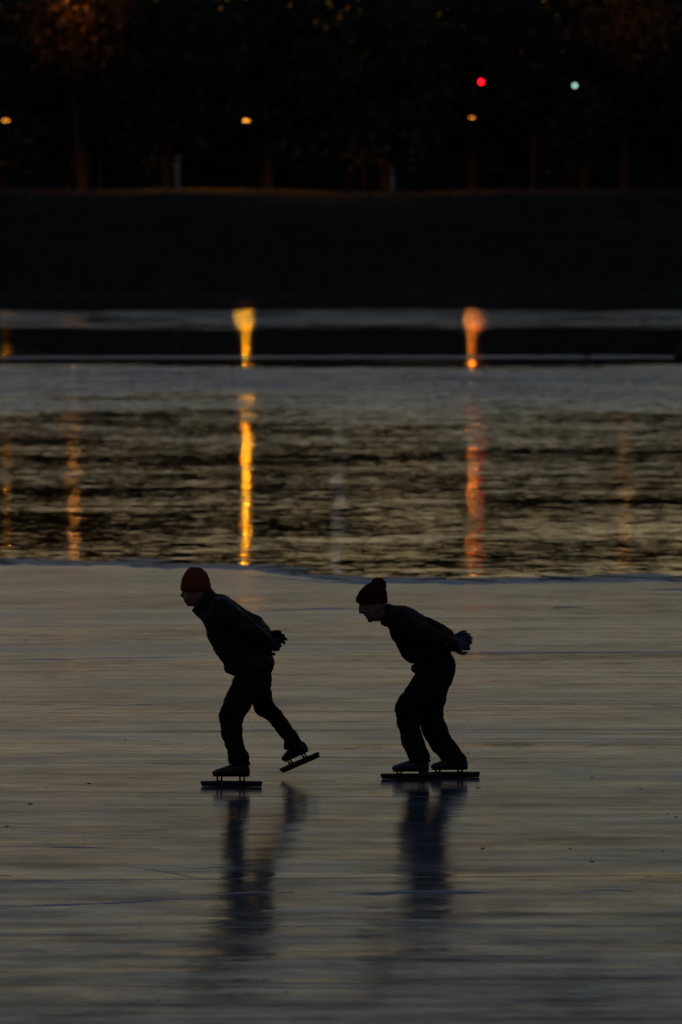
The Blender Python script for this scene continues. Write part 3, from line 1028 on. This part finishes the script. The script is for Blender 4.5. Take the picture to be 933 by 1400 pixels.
def make_right():
    S = Skater(470, 770, 4.0565, 40.54, (450, 1207))
    t = empty('person', S.base)
    tag(t, 'skater in dark bobble hat, bent low with both skates on the ice', 'person', 'skaters with hands clasped behind the back')
    b = S.base
    c = .07
    bm = bmesh.new()
    S.loft(bm, [((120, 140), (225, 120), .045, c), ((98, 165), (235, 145), .064, c), ((87, 200), (239, 182), .074, c), ((85, 228), (241, 215), .075, c), ((94, 245), (240, 240), .072, c),
                ((99, 266), (233, 264), .067, c), ((113, 285), (226, 282), .060, c), ((125, 303), (220, 298), .052, c), ((143, 322), (204, 320), .036, c)], n=26, e=2.15)
    S.y0 += c
    face_extras(S, bm, [(92, 240), (92, 258), (95, 272)], [(119, 287), (131, 305)], (147, 317), (190, 240))
    S.y0 -= c
    S.limb(bm, [(195, 265, c, .055), (232, 290, c, .055), (270, 305, c, .065)])
    S.loft(bm, [((255, 350), (320, 250), .10, c), ((275, 400), (415, 300), .16, c), ((310, 470), (500, 380), .15, c), ((350, 540), (580, 480), .14, c), ((400, 610), (600, 560), .15, c)], shrink=.78)
    S.limb(bm, [(320, 320, -.08, .038), (505, 412, -.20, .042), (618, 458, .02, .030)])
    S.limb(bm, [(325, 300, .22, .038), (528, 378, .33, .042), (618, 428, .12, .030)])
    S.limb(bm, [(500, 590, .04, .062), (365, 805, -.05, .058), (375, 920, .0, .052), (445, 1110, .0, .038)])
    S.limb(bm, [(510, 590, .10, .062), (490, 830, .16, .058), (540, 950, .15, .050), (632, 1110, .14, .036)])
    eyes = [S.p(101, 248, c + q) for q in (-.031, .031)]
    dents = [dent(e + Vector((-.004, 0, -.002)), .022, .007) for e in eyes]
    mouth = dent(S.p(124, 297, c), .014, .008)
    remesh('body', bm, .005, M_skin, t, b, 2, lambda co, nn: sum(d(co) for d in dents) + mouth(co))
    for e in eyes:
        bm = bmesh.new()
        ball(bm, e + Vector((.010, 0, .002)), (.0115, .0115, .0115), 12)
        build('eye', bm, M_eye, t, shift=b)
    # ---- jacket
    bm = bmesh.new()
    S.loft(bm, [((392, 558), (600, 508), .150, c), ((372, 554), (598, 494), .162, c), ((350, 545), (588, 470), .170, c), ((328, 518), (556, 425), .170, c), ((301, 470), (515, 372), .175, c),
                ((282, 440), (470, 330), .180, c), ((265, 405), (432, 288), .190, c), ((252, 372), (384, 252), .188, c), ((240, 352), (322, 235), .140, c), ((222, 346), (272, 232), .085, c), ((206, 336), (246, 222), .070, c)])
    S.limb(bm, [(315, 310, -.09, .078), (400, 365, -.15, .070), (505, 412, -.205, .060), (565, 440, -.09, .052), (612, 458, .0, .044)])
    S.limb(bm, [(325, 292, .24, .076), (430, 335, .31, .066), (534, 378, .335, .056), (575, 405, .23, .050), (606, 428, .14, .044)])
    jk = remesh('jacket', bm, .007, M_jacket_b, t, b, 4, fold(.012, 8, 15, 9.0))
    bm = bmesh.new()
    S.loft(bm, [((235, 356), (280, 236), .092, c), ((218, 346), (260, 226), .086, c), ((206, 336), (246, 220), .080, c)])
    remesh('collar', bm, .006, M_jacket_b, jk, b, 3)
    bm = bmesh.new()                       # bunched waistband
    S.loft(bm, [((398, 556), (600, 512), .150, c), ((380, 566), (605, 520), .160, c), ((371, 582), (612, 540), .166, c), ((376, 600), (616, 556), .166, c), ((396, 612), (612, 570), .158, c)])
    remesh('waistband', bm, .007, M_jacket_b, jk, b, 3, fold(.005, 14, 20, 2.0))
    # ---- trousers
    bm = bmesh.new()
    S.loft(bm, [((405, 560), (596, 500), .150, c), ((392, 610), (621, 550), .160, c), ((386, 635), (622, 595), .160, c), ((376, 665), (606, 655), .150, c), ((390, 720), (570, 720), .12, c)])
    S.loft(bm, [((405, 580), (580, 580), .080, .03), ((384, 632), (580, 640), .095, -.005), ((346, 690), (545, 700), .092, -.03), ((305, 752), (482, 775), .088, -.045), ((285, 795), (440, 825), .082, -.05), ((289, 845), (428, 875), .078, -.03),
                ((305, 930), (432, 935), .074, -.01), ((325, 1000), (458, 1005), .070, 0), ((347, 1056), (478, 1058), .068, 0), ((368, 1104), (490, 1104), .062, 0)])
    S.loft(bm, [((430, 570), (605, 590), .08, .11), ((430, 620), (610, 640), .09, .14), ((420, 700), (582, 692), .09, .16), ((420, 770), (573, 745), .086, .16), ((410, 835), (556, 820), .080, .16), ((420, 890), (562, 872), .078, .16),
                ((452, 970), (602, 970), .072, .15), ((492, 1035), (648, 1028), .070, .14), ((535, 1088), (680, 1080), .066, .14), ((552, 1120), (686, 1128), .062, .14)])
    remesh('trousers', bm, .007, M_trouser, t, b, 4, fold(.011, 9, 17, 14.0))
    # ---- hat with a bobble
    bm = bmesh.new()
    S.loft(bm, [((78, 216), (238, 222), .082, c), ((73, 200), (241, 200), .090, c), ((79, 178), (240, 172), .092, c), ((94, 152), (236, 150), .088, c), ((114, 130), (230, 132), .072, c), ((138, 114), (220, 118), .050, c), ((165, 106), (205, 108), .022, c)], n=30, e=2.05)
    ctr = S.p(160, 165, c)
    def rib(co, nn):
        a = math.atan2(co.y - ctr.y, co.x - ctr.x)
        return .003 * math.sin(a * 26) + .003 * noise.noise(co * 50)
    hat = remesh('hat', bm, .004, M_hat_b, t, b, 3, rib)
    bm = bmesh.new()
    S.loft(bm, [((78, 220), (237, 226), .084, c), ((70, 212), (242, 218), .093, c), ((72, 186), (243, 190), .096, c), ((80, 178), (238, 182), .090, c)], n=30, e=2.05)
    remesh('hat_cuff', bm, .004, M_hat_b, hat, b, 2, rib)
    bm = bmesh.new()
    ball(bm, S.p(195, 117, c), (.054, .052, .046), 18)
    remesh('pom_pom', bm, .004, M_hat_b, hat, b, 1, lambda co, nn: .010 * noise.noise(co * 70) + .006 * noise.noise(co * 160))
    # ---- gloves
    bm = bmesh.new()
    w = S.p(606, 432, .14)
    hand(bm, w, Vector((1, -.35, .36)), Vector((.0, -1, -.1)), (.80, .75, .8, .9), 1, 1.22, .03, .6)
    remesh('glove', bm, .0032, M_glove_b, t, b, 2)
    bm = bmesh.new()
    w = S.p(604, 460, .0)
    hand(bm, w, Vector((.95, .35, .22)), Vector((0, 1, .1)), (.9, .9, .95, 1.0), -1, 1.22, .03, .6)
    remesh('glove', bm, .0032, M_glove_b, t, b, 2)
    # ---- skates
    o1 = S.p(374, 1207, 0)
    o1.z = 0.0
    skate(t, b, o1, Vector((-1, .03, 0)), Vector((0, 0, 1)), M_boot_b, .022, Vector((-.33, 0, 1)))
    o2 = S.p(588, 1197, .13)
    o2.z = 0.0
    skate(t, b, o2, Vector((-1, -.05, 0)), Vector((0, 0, 1)), M_boot_b, .022, Vector((-.57, 0, 1)))
make_right()
